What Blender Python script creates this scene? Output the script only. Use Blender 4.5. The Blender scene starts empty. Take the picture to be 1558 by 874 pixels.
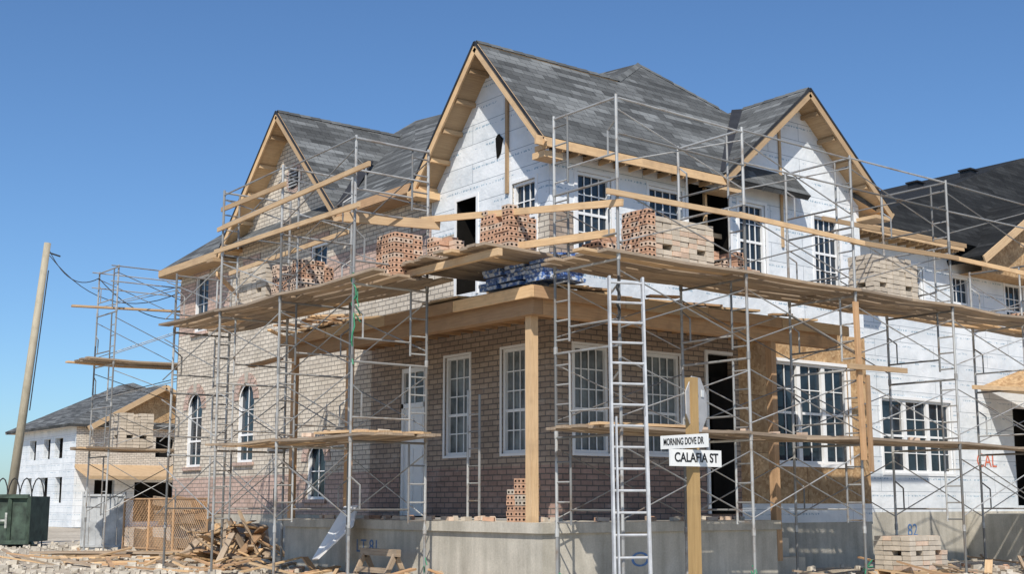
import bpy, math, random
from mathutils import Vector, Matrix, noise
random.seed(7)
scn=bpy.context.scene
col=scn.collection
V=Vector
# ------------------------------------------------------------ materials
def newmat(name):
    m=bpy.data.materials.new(name); m.use_nodes=True
    nt=m.node_tree; nt.nodes.clear()
    o=nt.nodes.new('ShaderNodeOutputMaterial'); b=nt.nodes.new('ShaderNodeBsdfPrincipled')
    nt.links.new(b.outputs[0],o.inputs[0])
    return m,nt,b
def N(nt,t,**k):
    n=nt.nodes.new('ShaderNode'+t)
    for a,v in k.items(): setattr(n,a,v)
    return n
def L(nt,a,b): nt.links.new(a,b)
def c4(c): return (c[0],c[1],c[2],1)
def ramp(nt,fac,stops):
    r=nt.nodes.new('ShaderNodeValToRGB'); e=r.color_ramp.elements
    e[0].position,e[0].color=stops[0][0],c4(stops[0][1]); e[1].position,e[1].color=stops[-1][0],c4(stops[-1][1])
    for p,c in stops[1:-1]:
        x=e.new(p); x.color=c4(c)
    L(nt,fac,r.inputs[0]); return r.outputs[0]
def mix(nt,mode,fac,a,b):
    n=nt.nodes.new('ShaderNodeMix'); n.data_type='RGBA'; n.blend_type=mode
    for s,v in ((n.inputs[0],fac),(n.inputs[6],a),(n.inputs[7],b)):
        if hasattr(v,'is_output'): L(nt,v,s)
        else: s.default_value = v if not isinstance(v,tuple) else c4(v)
    return n.outputs[2]
def uvmap(nt,scale=(1,1,1)):
    t=N(nt,'TexCoord'); m=N(nt,'Mapping'); m.inputs['Scale'].default_value=scale
    L(nt,t.outputs['UV'],m.inputs[0]); return m.outputs[0]
def objmap(nt,scale=(1,1,1)):
    t=N(nt,'TexCoord'); m=N(nt,'Mapping'); m.inputs['Scale'].default_value=scale
    L(nt,t.outputs['Object'],m.inputs[0]); return m.outputs[0]
def noi(nt,vec,scale,detail=4,rough=.6):
    n=N(nt,'TexNoise'); n.inputs['Scale'].default_value=scale; n.inputs['Detail'].default_value=detail; n.inputs['Roughness'].default_value=rough
    L(nt,vec,n.inputs['Vector']); return n.outputs['Fac']
def bump(nt,b,h,dist,strength=1):
    n=N(nt,'Bump'); n.inputs['Distance'].default_value=dist; n.inputs['Strength'].default_value=strength
    L(nt,h,n.inputs['Height']); L(nt,n.outputs[0],b.inputs['Normal'])
def brickmat(name,c1,c2,mortar,bw=.29,rh=.105,ms=.012):
    m,nt,b=newmat(name)
    uv=uvmap(nt)
    t=N(nt,'TexBrick'); t.inputs['Scale'].default_value=1; t.inputs['Brick Width'].default_value=bw; t.inputs['Row Height'].default_value=rh
    t.inputs['Mortar Size'].default_value=ms; t.inputs['Mortar Smooth'].default_value=.15
    t.inputs['Color1'].default_value=c4(c1); t.inputs['Color2'].default_value=c4(c2); t.inputs['Mortar'].default_value=c4(mortar)
    L(nt,uv,t.inputs[0])
    n1=noi(nt,uv,1.3,5); n2=noi(nt,uv,14,4)
    r1=ramp(nt,n1,[(.3,(.84,.83,.81)),(.7,(1.1,1.1,1.1))]); r2=ramp(nt,n2,[(.3,(.84,.84,.84)),(.7,(1.12,1.12,1.12))])
    c=mix(nt,'MULTIPLY',1.0,t.outputs[0],r1); c=mix(nt,'MULTIPLY',.8,c,r2)
    sm=noi(nt,uvmap(nt,(.8,2.2,1)),1.1,6,.7); c=mix(nt,'MIX',ramp(nt,sm,[(.56,(0,0,0)),(.75,(.35,.35,.35))]),c,(.62,.58,.52))
    L(nt,c,b.inputs['Base Color']); b.inputs['Roughness'].default_value=.92
    inv=N(nt,'Math',operation='SUBTRACT'); inv.inputs[0].default_value=1; L(nt,t.outputs['Fac'],inv.inputs[1])
    bump(nt,b,inv.outputs[0],.014,.9)
    return m
M_brick=brickmat('brick_tan',(.68,.61,.51),(.55,.485,.40),(.28,.25,.215))
M_brickred=brickmat('brick_red',(.58,.42,.35),(.46,.33,.27),(.27,.22,.19))
M_brickshade=brickmat('brick_tan_shaded',(.42,.33,.255),(.31,.24,.19),(.15,.13,.115))  # tan brick again, with the porch shade put into its colours
M_plinthshade=brickmat('brick_red_shaded',(.40,.27,.22),(.30,.20,.165),(.15,.13,.115))  # red plinth brick, its colours darkened to paint in the porch shade
def shingle(name,lo,hi,tint=(1,1.04,1.04),ct=1.0):
    m,nt,b=newmat(name); uv=uvmap(nt)
    def bt(bw,rh,off,ms):
        t=N(nt,'TexBrick',offset=off); t.inputs['Scale'].default_value=1; t.inputs['Brick Width'].default_value=bw; t.inputs['Row Height'].default_value=rh
        t.inputs['Mortar Size'].default_value=ms; t.inputs['Color1'].default_value=(0,0,0,1); t.inputs['Color2'].default_value=(1,1,1,1); t.inputs['Mortar'].default_value=(0,0,0,1)
        L(nt,uv,t.inputs[0]); return t
    a=bt(.80,.165,.37,.0); d=bt(.27,.165,.41,.007)
    w=noi(nt,uvmap(nt,(.5,2.2,1)),1.3,2,.5)
    s=mix(nt,'MIX',.22,a.outputs[0],d.outputs[0]); s=mix(nt,'MIX',.4,s,w)
    c=ramp(nt,s,[(.22,tuple(lo*x for x in tint)),(.55,tuple((lo*.65+hi*.35)*x for x in tint)),(.80,tuple(hi*x for x in tint))])
    row=ramp(nt,d.outputs['Fac'],[(0,(1,1,1)),(1,(.5,.5,.5))])
    c=mix(nt,'MULTIPLY',1.0,c,row)
    c=mix(nt,'MULTIPLY',.6,c,ramp(nt,noi(nt,uv,.6,4),[(.3,(.75,.75,.75)),(.7,(1.15,1.15,1.15))]))
    L(nt,c,b.inputs['Base Color']); b.inputs['Roughness'].default_value=.9; b.inputs['Specular IOR Level'].default_value=.25
    sep=N(nt,'SeparateXYZ'); L(nt,uv,sep.inputs[0])
    mo=N(nt,'Math',operation='MODULO'); L(nt,sep.outputs[1],mo.inputs[0]); mo.inputs[1].default_value=.165
    ad=N(nt,'Math',operation='MULTIPLY_ADD'); L(nt,mo.outputs[0],ad.inputs[0]); ad.inputs[1].default_value=-6.0
    L(nt,noi(nt,uv,60,2),ad.inputs[2])
    bump(nt,b,ad.outputs[0],.010,.7)
    return m
M_roof=shingle('shingle_grey',.055,.205)
M_roofdark=shingle('shingle_black',.010,.036)
def woodmat(name,c1,c2,c3,rough=.75):
    m,nt,b=newmat(name)
    uv=uvmap(nt,(1.2,22,1)); g=noi(nt,uv,1.6,5,.65)
    geo=N(nt,'NewGeometry')
    c=ramp(nt,g,[(.3,c1),(.7,c2)])
    rr=ramp(nt,geo.outputs['Random Per Island'],[(0,(.62,.6,.58)),(.5,(1,1,1)),(1,(1.2,1.14,1.05))])
    c=mix(nt,'MULTIPLY',1.0,c,rr)
    n2=noi(nt,uvmap(nt,(1,1,1)),2.3,3); c=mix(nt,'MIX',ramp(nt,n2,[(.5,(0,0,0)),(.75,(.7,.7,.7))]),c,c3)
    L(nt,c,b.inputs['Base Color']); b.inputs['Roughness'].default_value=rough
    bump(nt,b,g,.003,.6)
    return m
M_wood=woodmat('new_lumber',(.49,.325,.18),(.66,.475,.28),(.36,.24,.14))
M_frame=woodmat('rough_framing_lumber',(.36,.22,.12),(.53,.34,.19),(.25,.16,.09))
M_plank=woodmat('weathered_plank',(.25,.185,.13),(.43,.34,.245),(.19,.15,.115))
M_post=woodmat('sign_post_wood',(.33,.21,.085),(.45,.30,.13),(.28,.18,.08))
M_pole=woodmat('pole_wood',(.30,.26,.19),(.45,.40,.30),(.26,.23,.16))
def osbmat():
    m,nt,b=newmat('osb_board'); uv=uvmap(nt)
    v=N(nt,'TexVoronoi'); v.inputs['Scale'].default_value=16; L(nt,uv,v.inputs['Vector'])
    bw=N(nt,'RGBToBW'); L(nt,v.outputs['Color'],bw.inputs[0])
    c=ramp(nt,bw.outputs[0],[(.1,(.38,.22,.10)),(.5,(.50,.32,.16)),(.9,(.64,.44,.24))])
    t=N(nt,'TexBrick'); t.inputs['Scale'].default_value=1; t.inputs['Brick Width'].default_value=2.4; t.inputs['Row Height'].default_value=1.2
    t.inputs['Mortar Size'].default_value=.006; t.inputs['Color1'].default_value=(1,1,1,1); t.inputs['Color2'].default_value=(.85,.85,.85,1); t.inputs['Mortar'].default_value=(.25,.2,.15,1); L(nt,uv,t.inputs[0])
    c=mix(nt,'MULTIPLY',1.0,c,t.outputs[0]); c=mix(nt,'MULTIPLY',.8,c,ramp(nt,noi(nt,uv,1.5,4),[(.3,(.6,.6,.6)),(.7,(1.1,1.1,1.1))]))
    L(nt,c,b.inputs['Base Color']); b.inputs['Roughness'].default_value=.8
    return m
M_osb=osbmat()
def foammat():
    m,nt,b=newmat('white_insulation_board'); uv=uvmap(nt)
    t=N(nt,'TexBrick',offset=.43); t.inputs['Scale'].default_value=1; t.inputs['Brick Width'].default_value=2.44; t.inputs['Row Height'].default_value=.41
    t.inputs['Mortar Size'].default_value=.007; t.inputs['Color1'].default_value=(.80,.82,.83,1); t.inputs['Color2'].default_value=(.72,.75,.77,1); t.inputs['Mortar'].default_value=(.32,.35,.38,1); L(nt,uv,t.inputs[0])
    sep=N(nt,'SeparateXYZ'); L(nt,uv,sep.inputs[0])
    mo=N(nt,'Math',operation='MODULO'); ad=N(nt,'Math',operation='ADD'); L(nt,sep.outputs[1],ad.inputs[0]); ad.inputs[1].default_value=.12
    L(nt,ad.outputs[0],mo.inputs[0]); mo.inputs[1].default_value=.41
    lt=N(nt,'Math',operation='LESS_THAN'); L(nt,mo.outputs[0],lt.inputs[0]); lt.inputs[1].default_value=.04
    n1=noi(nt,uvmap(nt,(22,9,1)),1.0,2); g1=N(nt,'Math',operation='GREATER_THAN'); L(nt,n1,g1.inputs[0]); g1.inputs[1].default_value=.51
    n2=noi(nt,uvmap(nt,(1.4,5,1)),1.0,2); g2=N(nt,'Math',operation='GREATER_THAN'); L(nt,n2,g2.inputs[0]); g2.inputs[1].default_value=.47
    a=N(nt,'Math',operation='MULTIPLY'); L(nt,lt.outputs[0],a.inputs[0]); L(nt,g1.outputs[0],a.inputs[1])
    a2=N(nt,'Math',operation='MULTIPLY'); L(nt,a.outputs[0],a2.inputs[0]); L(nt,g2.outputs[0],a2.inputs[1])
    c=mix(nt,'MIX',a2.outputs[0],t.outputs[0],(.34,.45,.53))
    dirt=ramp(nt,noi(nt,uv,1.1,6,.65),[(.35,(.82,.84,.85)),(.6,(1,1,1))]); c=mix(nt,'MULTIPLY',1.0,c,dirt)
    sp=noi(nt,uvmap(nt,(3,7,1)),2.6,5,.7); c=mix(nt,'MIX',ramp(nt,sp,[(.67,(0,0,0)),(.71,(.75,.75,.75))]),c,(.2,.23,.26))
    L(nt,c,b.inputs['Base Color']); b.inputs['Roughness'].default_value=.6
    bump(nt,b,noi(nt,uv,2.5,3),.05,.6)
    return m
M_foam=foammat()
def plain(name,c,rough=.6,metal=0,var=.15,scale=3,bmp=0,spec=.5,isl=0):
    m,nt,b=newmat(name); ob=objmap(nt); n=noi(nt,ob,scale,5)
    k=ramp(nt,n,[(.3,tuple(x*(1-var) for x in c)),(.7,tuple(min(1,x*(1+var)) for x in c))])
    if isl:
        geo=N(nt,'NewGeometry'); k=mix(nt,'MULTIPLY',1.0,k,ramp(nt,geo.outputs['Random Per Island'],[(0,(1-isl,1-isl,1-isl)),(1,(1+isl*.6,1+isl*.6,1+isl*.6))]))
    L(nt,k,b.inputs['Base Color']); b.inputs['Roughness'].default_value=rough; b.inputs['Metallic'].default_value=metal
    b.inputs['Specular IOR Level'].default_value=spec
    if bmp: bump(nt,b,n,bmp,.7)
    return m
M_white=plain('white_vinyl',(.80,.80,.79),.35,0,.04)
M_black=plain('black_paper',(.02,.02,.022),.6,0,.4,4,.02)
M_cap=plain('ridge_cap',(.115,.12,.12),.9,0,.2,6,spec=.2,isl=.35)
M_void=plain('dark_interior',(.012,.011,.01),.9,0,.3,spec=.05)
M_green=plain('green_rope',(.03,.22,.11),.6)
M_dgreen=plain('dumpster_green',(.045,.07,.05),.75,.0,.6,3.5)
M_bluep=plain('blue_paint',(.10,.20,.40),.8,0,.3,20)
M_redp=plain('red_paint',(.65,.16,.08),.7,0,.3,20)
M_letter=plain('letter_black',(.015,.015,.015),.5)
M_signw=plain('sign_white',(.78,.78,.75),.4,0,.05,9)
M_chalk=plain('faded_lettering',(.35,.36,.33),.8,0,.6,6)
M_signback=plain('sign_back_metal',(.46,.45,.44),.6,.0,.12,8,spec=.3)
M_orangeb=plain('orange_clay_brick',(.53,.32,.21),.9,0,.15,9,.004,isl=.2)
M_pinkb=plain('pale_clay_brick',(.60,.45,.34),.9,0,.15,9,.004,isl=.2)
M_greyb=plain('buff_brick',(.54,.47,.38),.9,0,.12,9,.004,isl=.15)
M_gal=plain('galvanised_plate',(.40,.41,.41),.6,.2,.35,2.5)
M_wire=plain('wire_black',(.02,.02,.02),.7)
M_yellow=plain('machine_yellow',(.7,.35,.03),.5)
def steel():
    m,nt,b=newmat('scaffold_steel'); ob=objmap(nt)
    n=noi(nt,ob,2.2,5,.7); geo=N(nt,'NewGeometry')
    base=ramp(nt,geo.outputs['Random Per Island'],[(0,(.15,.15,.145)),(.5,(.33,.33,.32)),(1,(.52,.52,.50))])
    c=mix(nt,'MIX',ramp(nt,n,[(.5,(0,0,0)),(.66,(.75,.75,.75))]),base,(.20,.14,.09))
    L(nt,c,b.inputs['Base Color']); b.inputs['Metallic'].default_value=.3; b.inputs['Roughness'].default_value=.5
    return m
M_steel=steel()
M_alu=plain('aluminium',(.46,.47,.48),.5,.1,.2,5,spec=.3)
def concretemat():
    m,nt,b=newmat('concrete'); ob=objmap(nt)
    n=noi(nt,ob,1.1,7,.65); f=noi(nt,ob,30,3)
    c=ramp(nt,n,[(.3,(.40,.37,.31)),(.55,(.55,.51,.43)),(.75,(.63,.59,.51))])
    c=mix(nt,'MULTIPLY',.5,c,ramp(nt,f,[(.3,(.75,.75,.75)),(.7,(1.1,1.1,1.1))]))
    s=noi(nt,objmap(nt,(2.5,2.5,.25)),1.6,4); c=mix(nt,'MULTIPLY',.6,c,ramp(nt,s,[(.35,(.6,.6,.58)),(.6,(1,1,1))]))
    L(nt,c,b.inputs['Base Color']); b.inputs['Roughness'].default_value=.9; bump(nt,b,n,.03,.5); return m
M_conc=concretemat()
def glassmat(name,base,rough,plastic=False):
    m,nt,b=newmat(name); ob=objmap(nt)
    n=noi(nt,ob,1.7,4)
    c=ramp(nt,n,[(.35,tuple(x*.5 for x in base)),(.7,tuple(x*1.6 for x in base))])
    L(nt,c,b.inputs['Base Color']); b.inputs['Roughness'].default_value=rough; b.inputs['Specular IOR Level'].default_value=.4
    bump(nt,b,noi(nt,ob,9 if plastic else .9,3),.03 if plastic else .006,.6)
    return m
M_glass=glassmat('window_glass',(.020,.031,.044),.04)
M_plastic=glassmat('plastic_covered_glass',(.15,.165,.165),.22,True)
def groundmat():
    m,nt,b=newmat('dry_dirt'); ob=objmap(nt)
    n=noi(nt,ob,.35,8,.65); f=noi(nt,ob,9,5,.7)
    c=ramp(nt,n,[(.3,(.38,.32,.24)),(.5,(.54,.47,.37)),(.7,(.64,.57,.46))])
    c=mix(nt,'MULTIPLY',.8,c,ramp(nt,f,[(.3,(.6,.58,.55)),(.65,(1.1,1.1,1.1))]))
    L(nt,c,b.inputs['Base Color']); b.inputs['Roughness'].default_value=.95; bump(nt,b,f,.08,.9); return m
M_ground=groundmat()
M_stone=plain('rubble_stone',(.52,.47,.39),.9,0,.25,2,.01,isl=.3)
# ------------------------------------------------------------ mesh builder
class MB:
    def __init__(s): s.v=[];s.f=[];s.m=[];s.uv=[]
    def poly(s,pts,m=0,uv=None):
        pts=[V(p) for p in pts]; n=V((0,0,0))
        for i in range(len(pts)):
            a=pts[i];b=pts[(i+1)%len(pts)]; n+=a.cross(b)
        if n.length<1e-9: return
        n.normalize()
        if uv is None:
            if abs(n.z)>.985: uv=[(p.x,p.y) for p in pts]
            else:
                h=V((0,0,1)).cross(n).normalized(); u=n.cross(h)
                if u.z<0: u=-u
                if abs(h.x)>=abs(h.y):
                    if h.x<0:h=-h
                elif h.y<0: h=-h
                uv=[(p.dot(h),p.dot(u)) for p in pts]
        k=len(s.v); s.v+= [tuple(p) for p in pts]; s.f.append(list(range(k,k+len(pts)))); s.m.append(m); s.uv+=uv
    def box8(s,P,m=0,uvlen=None):
        P=[V(p) for p in P]; k=len(s.v); s.v+=[tuple(p) for p in P]
        for q in ((0,3,2,1),(4,5,6,7),(0,1,5,4),(1,2,6,5),(2,3,7,6),(3,0,4,7)):
            s.f.append([k+i for i in q]); s.m.append(m)
            pts=[P[i] for i in q]
            if uvlen:
                o,d,e1,e2=uvlen
                nn=(pts[1]-pts[0]).cross(pts[2]-pts[0])
                w=e1 if abs(nn.dot(e2))>abs(nn.dot(e1)) else e2
                s.uv+=[((p-o).dot(d)+o.x*3.1+o.y*1.7,(p-o).dot(w)+o.z*1.3+o.y) for p in pts]
            else:
                n=(pts[1]-pts[0]).cross(pts[2]-pts[1]).normalized()
                if abs(n.z)>.7: s.uv+=[(p.x,p.y) for p in pts]
                elif abs(n.x)>.7: s.uv+=[(p.y,p.z) for p in pts]
                else: s.uv+=[(p.x,p.z) for p in pts]
    def box(s,a,b,m=0):
        x0,y0,z0=[min(a[i],b[i]) for i in range(3)]; x1,y1,z1=[max(a[i],b[i]) for i in range(3)]
        s.box8([(x0,y0,z0),(x1,y0,z0),(x1,y1,z0),(x0,y1,z0),(x0,y0,z1),(x1,y0,z1),(x1,y1,z1),(x0,y1,z1)],m)
    def beam(s,a,b,w,h,m=0,up=(0,0,1),roll=0):
        a=V(a);b=V(b);d=(b-a).normalized();up=V(up)
        if abs(d.dot(up))>.98: up=V((1,0,0))
        e1=d.cross(up).normalized(); e2=e1.cross(d).normalized()
        if roll:
            c_,s_=math.cos(roll),math.sin(roll); e1,e2=e1*c_+e2*s_,e2*c_-e1*s_
        P=[]
        for q in (a,b):
            P+=[q-e1*w/2-e2*h/2,q+e1*w/2-e2*h/2,q+e1*w/2+e2*h/2,q-e1*w/2+e2*h/2]
        s.box8(P,m,(a,d,e1,e2))
    def tube(s,a,b,r,m=0,n=7,r2=None):
        a=V(a);b=V(b);d=(b-a).normalized(); r2=r if r2 is None else r2
        up=V((0,0,1)) if abs(d.z)<.9 else V((1,0,0))
        e1=d.cross(up).normalized(); e2=e1.cross(d)
        k=len(s.v); ln=(b-a).length
        for q,rr in ((a,r),(b,r2)):
            for i in range(n):
                t=2*math.pi*i/n; s.v.append(tuple(q+(e1*math.cos(t)+e2*math.sin(t))*rr))
        for i in range(n):
            j=(i+1)%n; s.f.append([k+i,k+j,k+n+j,k+n+i]); s.m.append(m); w=i/n*2*math.pi*r; w2=(i+1)/n*2*math.pi*r
            s.uv+=[(0,w),(0,w2),(ln,w2),(ln,w)]
        s.f.append([k+i for i in range(n)][::-1]); s.m.append(m); s.uv+=[(0,0)]*n
        s.f.append([k+n+i for i in range(n)]); s.m.append(m); s.uv+=[(0,0)]*n
    def slab(s,pts,t,mt=0,mb_=1,ms=0):
        pts=[V(p) for p in pts]; n=V((0,0,0))
        for i in range(len(pts)): n+=pts[i].cross(pts[(i+1)%len(pts)])
        n.normalize()
        if n.z<0: n=-n
        lo=[p-n*t for p in pts]
        s.poly(pts,mt); s.poly(lo[::-1],mb_)
        for i in range(len(pts)):
            j=(i+1)%len(pts); s.poly([pts[i],pts[j],lo[j],lo[i]],ms)
    def disc(s,c,ax,r,rz,m,n=14,off=0.0,jit=0):
        pts=[]
        for i in range(n):
            t=2*math.pi*i/n; q=1+random.uniform(-jit,jit)
            p=(c[0],c[1]+r*q*math.cos(t),c[2]+rz*q*math.sin(t)) if ax=='x' else (c[0]+r*q*math.cos(t),c[1],c[2]+rz*q*math.sin(t))
            pts.append(p)
        s.poly(pts,m)
    def build(s,name,mats,parent=None,smooth=False):
        me=bpy.data.meshes.new(name); me.from_pydata(s.v,[],s.f); 
        for x in mats: me.materials.append(x)
        me.polygons.foreach_set('material_index',s.m)
        ul=me.uv_layers.new(name='UVMap'); ul.data.foreach_set('uv',[c for q in s.uv for c in q])
        if smooth: me.polygons.foreach_set('use_smooth',[True]*len(s.f))
        me.update(); o=bpy.data.objects.new(name,me); col.objects.link(o)
        if parent: o.parent=parent
        return o
def empty(name,loc=(0,0,0)):
    e=bpy.data.objects.new(name,None); e.empty_display_size=.3; col.objects.link(e); return e
def textobj(name,txt,size,loc,X,mat,parent,z=.002,Y=(0,0,1),sx=1,bold=0):
    cu=bpy.data.curves.new(name,'FONT'); cu.body=txt; cu.size=size; cu.align_x='CENTER'; cu.align_y='CENTER'; cu.extrude=z; cu.offset=bold
    cu.materials.append(mat); o=bpy.data.objects.new(name,cu); col.objects.link(o)
    X=V(X).normalized();Y=V(Y);Z=X.cross(Y)
    m=Matrix(((X.x*sx,Y.x,Z.x,loc[0]),(X.y*sx,Y.y,Z.y,loc[1]),(X.z*sx,Y.z,Z.z,loc[2]),(0,0,0,1)))
    o.matrix_world=m
    if parent: o.parent=parent
    return o
def P2(ax,pl,a,z,off=0):
    return (pl+off,a,z) if ax=='x' else (a,pl+off,z)
def wall(mb,ax,pl,a0,a1,z0,z1,ops,matfn,cutsa=(),cutsz=(),rev=.13,voidm=None):
    A=sorted(set([a0,a1]+[x for o in ops for x in (o[0],o[1])]+list(cutsa))); Z=sorted(set([z0,z1]+[x for o in ops for x in (o[2],o[3])]+list(cutsz)))
    A=[x for x in A if a0<=x<=a1]; Z=[x for x in Z if z0<=x<=z1]
    for i in range(len(A)-1):
        for j in range(len(Z)-1):
            ca=(A[i]+A[i+1])/2; cz=(Z[j]+Z[j+1])/2
            if any(o[0]<ca<o[1] and o[2]<cz<o[3] for o in ops): continue
            mb.poly([P2(ax,pl,A[i],Z[j]),P2(ax,pl,A[i+1],Z[j]),P2(ax,pl,A[i+1],Z[j+1]),P2(ax,pl,A[i],Z[j+1])],matfn(ca,cz))
    for o in ops:
        b0,b1,c0,c1=o[:4]; r=o[4] if len(o)>4 else rev
        mm=voidm if (voidm is not None and len(o)>4) else matfn(b0-.05,(c0+c1)/2)
        for q in (((b0,c0),(b1,c0)),((b0,c1),(b1,c1)),((b0,c0),(b0,c1)),((b1,c0),(b1,c1))):
            mb.poly([P2(ax,pl,*q[0]),P2(ax,pl,*q[1]),P2(ax,pl,*q[1],r),P2(ax,pl,*q[0],r)],mm)
def window(name,ax,pl,a0,a1,z0,z1,nx,nz,parent,glass=M_glass,rec=.07,units=1,fr=.06,arch=False,surround=.0):
    mb=MB()
    def bx(a,b,c,d,o0,o1,m=0):
        mb.box(P2(ax,pl,a,c,o0),P2(ax,pl,b,d,o1),m)
    if surround:
        s=surround
        bx(a0-s,a0,z0-s,z1+s,-.02,.01); bx(a1,a1+s,z0-s,z1+s,-.02,.01); bx(a0,a1,z1,z1+s,-.021,.01); bx(a0,a1,z0-s,z0,-.021,.01)
    w=(a1-a0)/units
    for k in range(units):
        b0=a0+k*w; b1=b0+w
        bx(b0,b0+fr,z0,z1,rec-.04,rec+.05); bx(b1-fr,b1,z0,z1,rec-.04,rec+.05)
        bx(b0+fr,b1-fr,z0,z0+fr,rec-.039,rec+.05); bx(b0+fr,b1-fr,z1-fr,z1,rec-.039,rec+.05)
        i0,i1,j0,j1=b0+fr,b1-fr,z0+fr,z1-fr
        for i in range(1,nx):
            x=i0+(i1-i0)*i/nx; bx(x-.011,x+.011,j0,j1,rec+.004,rec+.022)
        for j in range(1,nz):
            z=j0+(j1-j0)*j/nz; t=.028 if j==nz//2 and nz>2 else .011
            bx(i0,i1,z-t,z+t,rec+.001 if t>.02 else rec+.006,rec+.0225)
        e1,e2=random.uniform(-.004,.004),random.uniform(-.004,.004)
        mb.poly([P2(ax,pl,i0,j0,rec+.03+e1),P2(ax,pl,i1,j0,rec+.03-e1),P2(ax,pl,i1,j1,rec+.03-e1+e2),P2(ax,pl,i0,j1,rec+.03+e1+e2)],1)
    if arch:
        c=(a0+a1)/2; r=(a1-a0)/2; zc=z1-r; n=12
        for sgn in (-1,1):
            for i in range(n//2):
                t0=math.pi/2*i/(n//2); t1=math.pi/2*(i+1)/(n//2)
                x0,y0=c+sgn*r*math.cos(t0),zc+r*math.sin(t0); x1,y1=c+sgn*r*math.cos(t1),zc+r*math.sin(t1)
                if i==0:
                    mb.poly([P2(ax,pl,c+sgn*r,y0,-.001),P2(ax,pl,c+sgn*r,z1,-.001),P2(ax,pl,x1,z1,-.001),P2(ax,pl,x1,y1,-.001)],2)
                else: mb.poly([P2(ax,pl,x0,y0,-.001),P2(ax,pl,x0,z1,-.001),P2(ax,pl,x1,z1,-.001),P2(ax,pl,x1,y1,-.001)],2)
                mb.poly([P2(ax,pl,x0,y0,-.001),P2(ax,pl,x1,y1,-.001),P2(ax,pl,x1,y1,rec),P2(ax,pl,x0,y0,rec)],2)
                q=.86
                mb.poly([P2(ax,pl,x0,y0,rec-.045),P2(ax,pl,x1,y1,rec-.045),P2(ax,pl,c+(x1-c)*q,zc+(y1-zc)*q,rec-.045),P2(ax,pl,c+(x0-c)*q,zc+(y0-zc)*q,rec-.045)],0)
        m_=9
        for i in range(m_):
            t0=math.pi*i/m_+.02; t1=math.pi*(i+1)/m_-.02
            P=[]
            for off in (-.025,.01):
                for rr,t in ((r,t0),(r+.26,t0),(r+.26,t1),(r,t1)):
                    P.append(P2(ax,pl,c+rr*math.cos(t),zc+rr*math.sin(t),off))
            mb.box8(P,4 if i==m_//2 else 3)
    return mb.build(name,[M_white,glass,M_brick,M_brickred,M_conc],parent)
# ------------------------------------------------------------ house
house=empty('brick_house')
U1=(.41,1.12,6.09,7.51); Ud=(2.30,2.98,5.55,7.50,.44); U2=(8.30,9.10,6.2,7.55); U3=(11.85,12.62,6.09,7.55); U4=(14.85,15.72,6.09,7.7)
G1=(.72,1.45,2.29,4.29); G2=(2.5,3.35,2.30,4.29); Gd=(4.1,5.02,1.10,4.20); A1=(11.85,12.75,2.40,4.45); A2=(14.95,15.9,2.35,4.40); S1=(8.15,9.0,1.45,2.75)
def lm(a,z):
    if z>5.0:
        if a<3.9 and not ((a>2.98 or a<.41) and z<6.85): return 1
        if 6.45<z<7.15 and 3.9<a<9.9: return 2
        if a>13.5 and 6.09<z<7.55: return 2
        return 0
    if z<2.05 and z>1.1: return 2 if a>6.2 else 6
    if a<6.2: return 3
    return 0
mb=MB()
ops=[U1,Ud,U2,U3,U4,G1,G2,Gd,A1,A2,S1]
wall(mb,'x',0,0,16.7,1.1,7.98,ops,lm,(3.9,9.9,13.5,6.2,2.98,.41),(5.0,6.85,6.45,7.15,6.09,7.55,2.05),voidm=7)
mb.poly([(0,0,7.98),(0,0,8.42),(0,1.66,10.33),(0,3.9,7.98)],1)
mb.poly([(0,7.15,7.98),(0,10.1,10.97),(0,13.05,7.98)],0)
for (a,b,z) in [(8.2,9.2,6.2),(11.75,12.72,6.09),(14.75,15.82,6.09),(11.75,12.85,2.4),(14.85,16.0,2.35),(8.05,9.1,1.45)]:
    mb.box((-.06,a,z-.1),(.02,b,z-.004),2)
for (a,b,z) in [(8.2,9.2,7.55),(11.75,12.72,7.55),(14.75,15.82,7.7)]:
    mb.box((-.022,a,z+.004),(.02,b,z+.24),2)
W1=(.69,1.57,6.07,7.67);W2=(2.59,3.54,6.3,7.68);Do=(3.70,4.93,6.0,7.9,.49);W3=(5.25,6.09,6.08,7.75);W4=(7.74,8.64,6.10,7.78)
L1=(.57,1.45,2.28,4.30);L2=(2.42,3.36,2.30,4.27);Dd=(4.15,4.90,1.15,4.40);L3=(6.22,8.72,2.2,4.38)
def rm(a,z):
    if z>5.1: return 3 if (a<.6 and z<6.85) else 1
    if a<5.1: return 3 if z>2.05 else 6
    return 4 if z>1.35 else 1
wall(mb,'y',0,0,9.4,.95,7.98,[W1,W2,Do,W3,W4,L1,L2,Dd,L3],rm,(.6,5.1),(5.1,6.85,1.35,2.05),voidm=7)
mb.poly([(4.5,0,7.98),(7.13,0,10.36),(9.4,0,8.4),(9.4,0,7.98)],1)
mb.poly([(9.4,0,.9),(9.4,16.7,.9),(9.4,16.7,8),(9.4,0,8.4)],1)
mb.poly([(0,16.7,.9),(9.4,16.7,.9),(9.4,16.7,8),(0,16.7,8)],0)
mb.poly([(.015,16.72,-.3),(.015,6.2,-.3),(.015,6.2,1.099),(.015,16.72,1.099)],5)
mb.poly([(3.5,.015,-.3),(9.38,.015,-.3),(9.38,.015,.95),(3.5,.015,.95)],5)
mb.build('walls',[M_brick,M_foam,M_brickred,M_brickshade,M_osb,M_conc,M_plinthshade,M_void],house)
window('upper_window','x',0,*U1,3,4,house,surround=.07)
window('upper_window','x',0,*U2,2,2,house)
window('upper_window','x',0,*U3,2,2,house)
window('upper_window','x',0,*U4,2,2,house)
window('porch_window','x',0,*G1,3,5,house,M_plastic,surround=.05)
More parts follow.
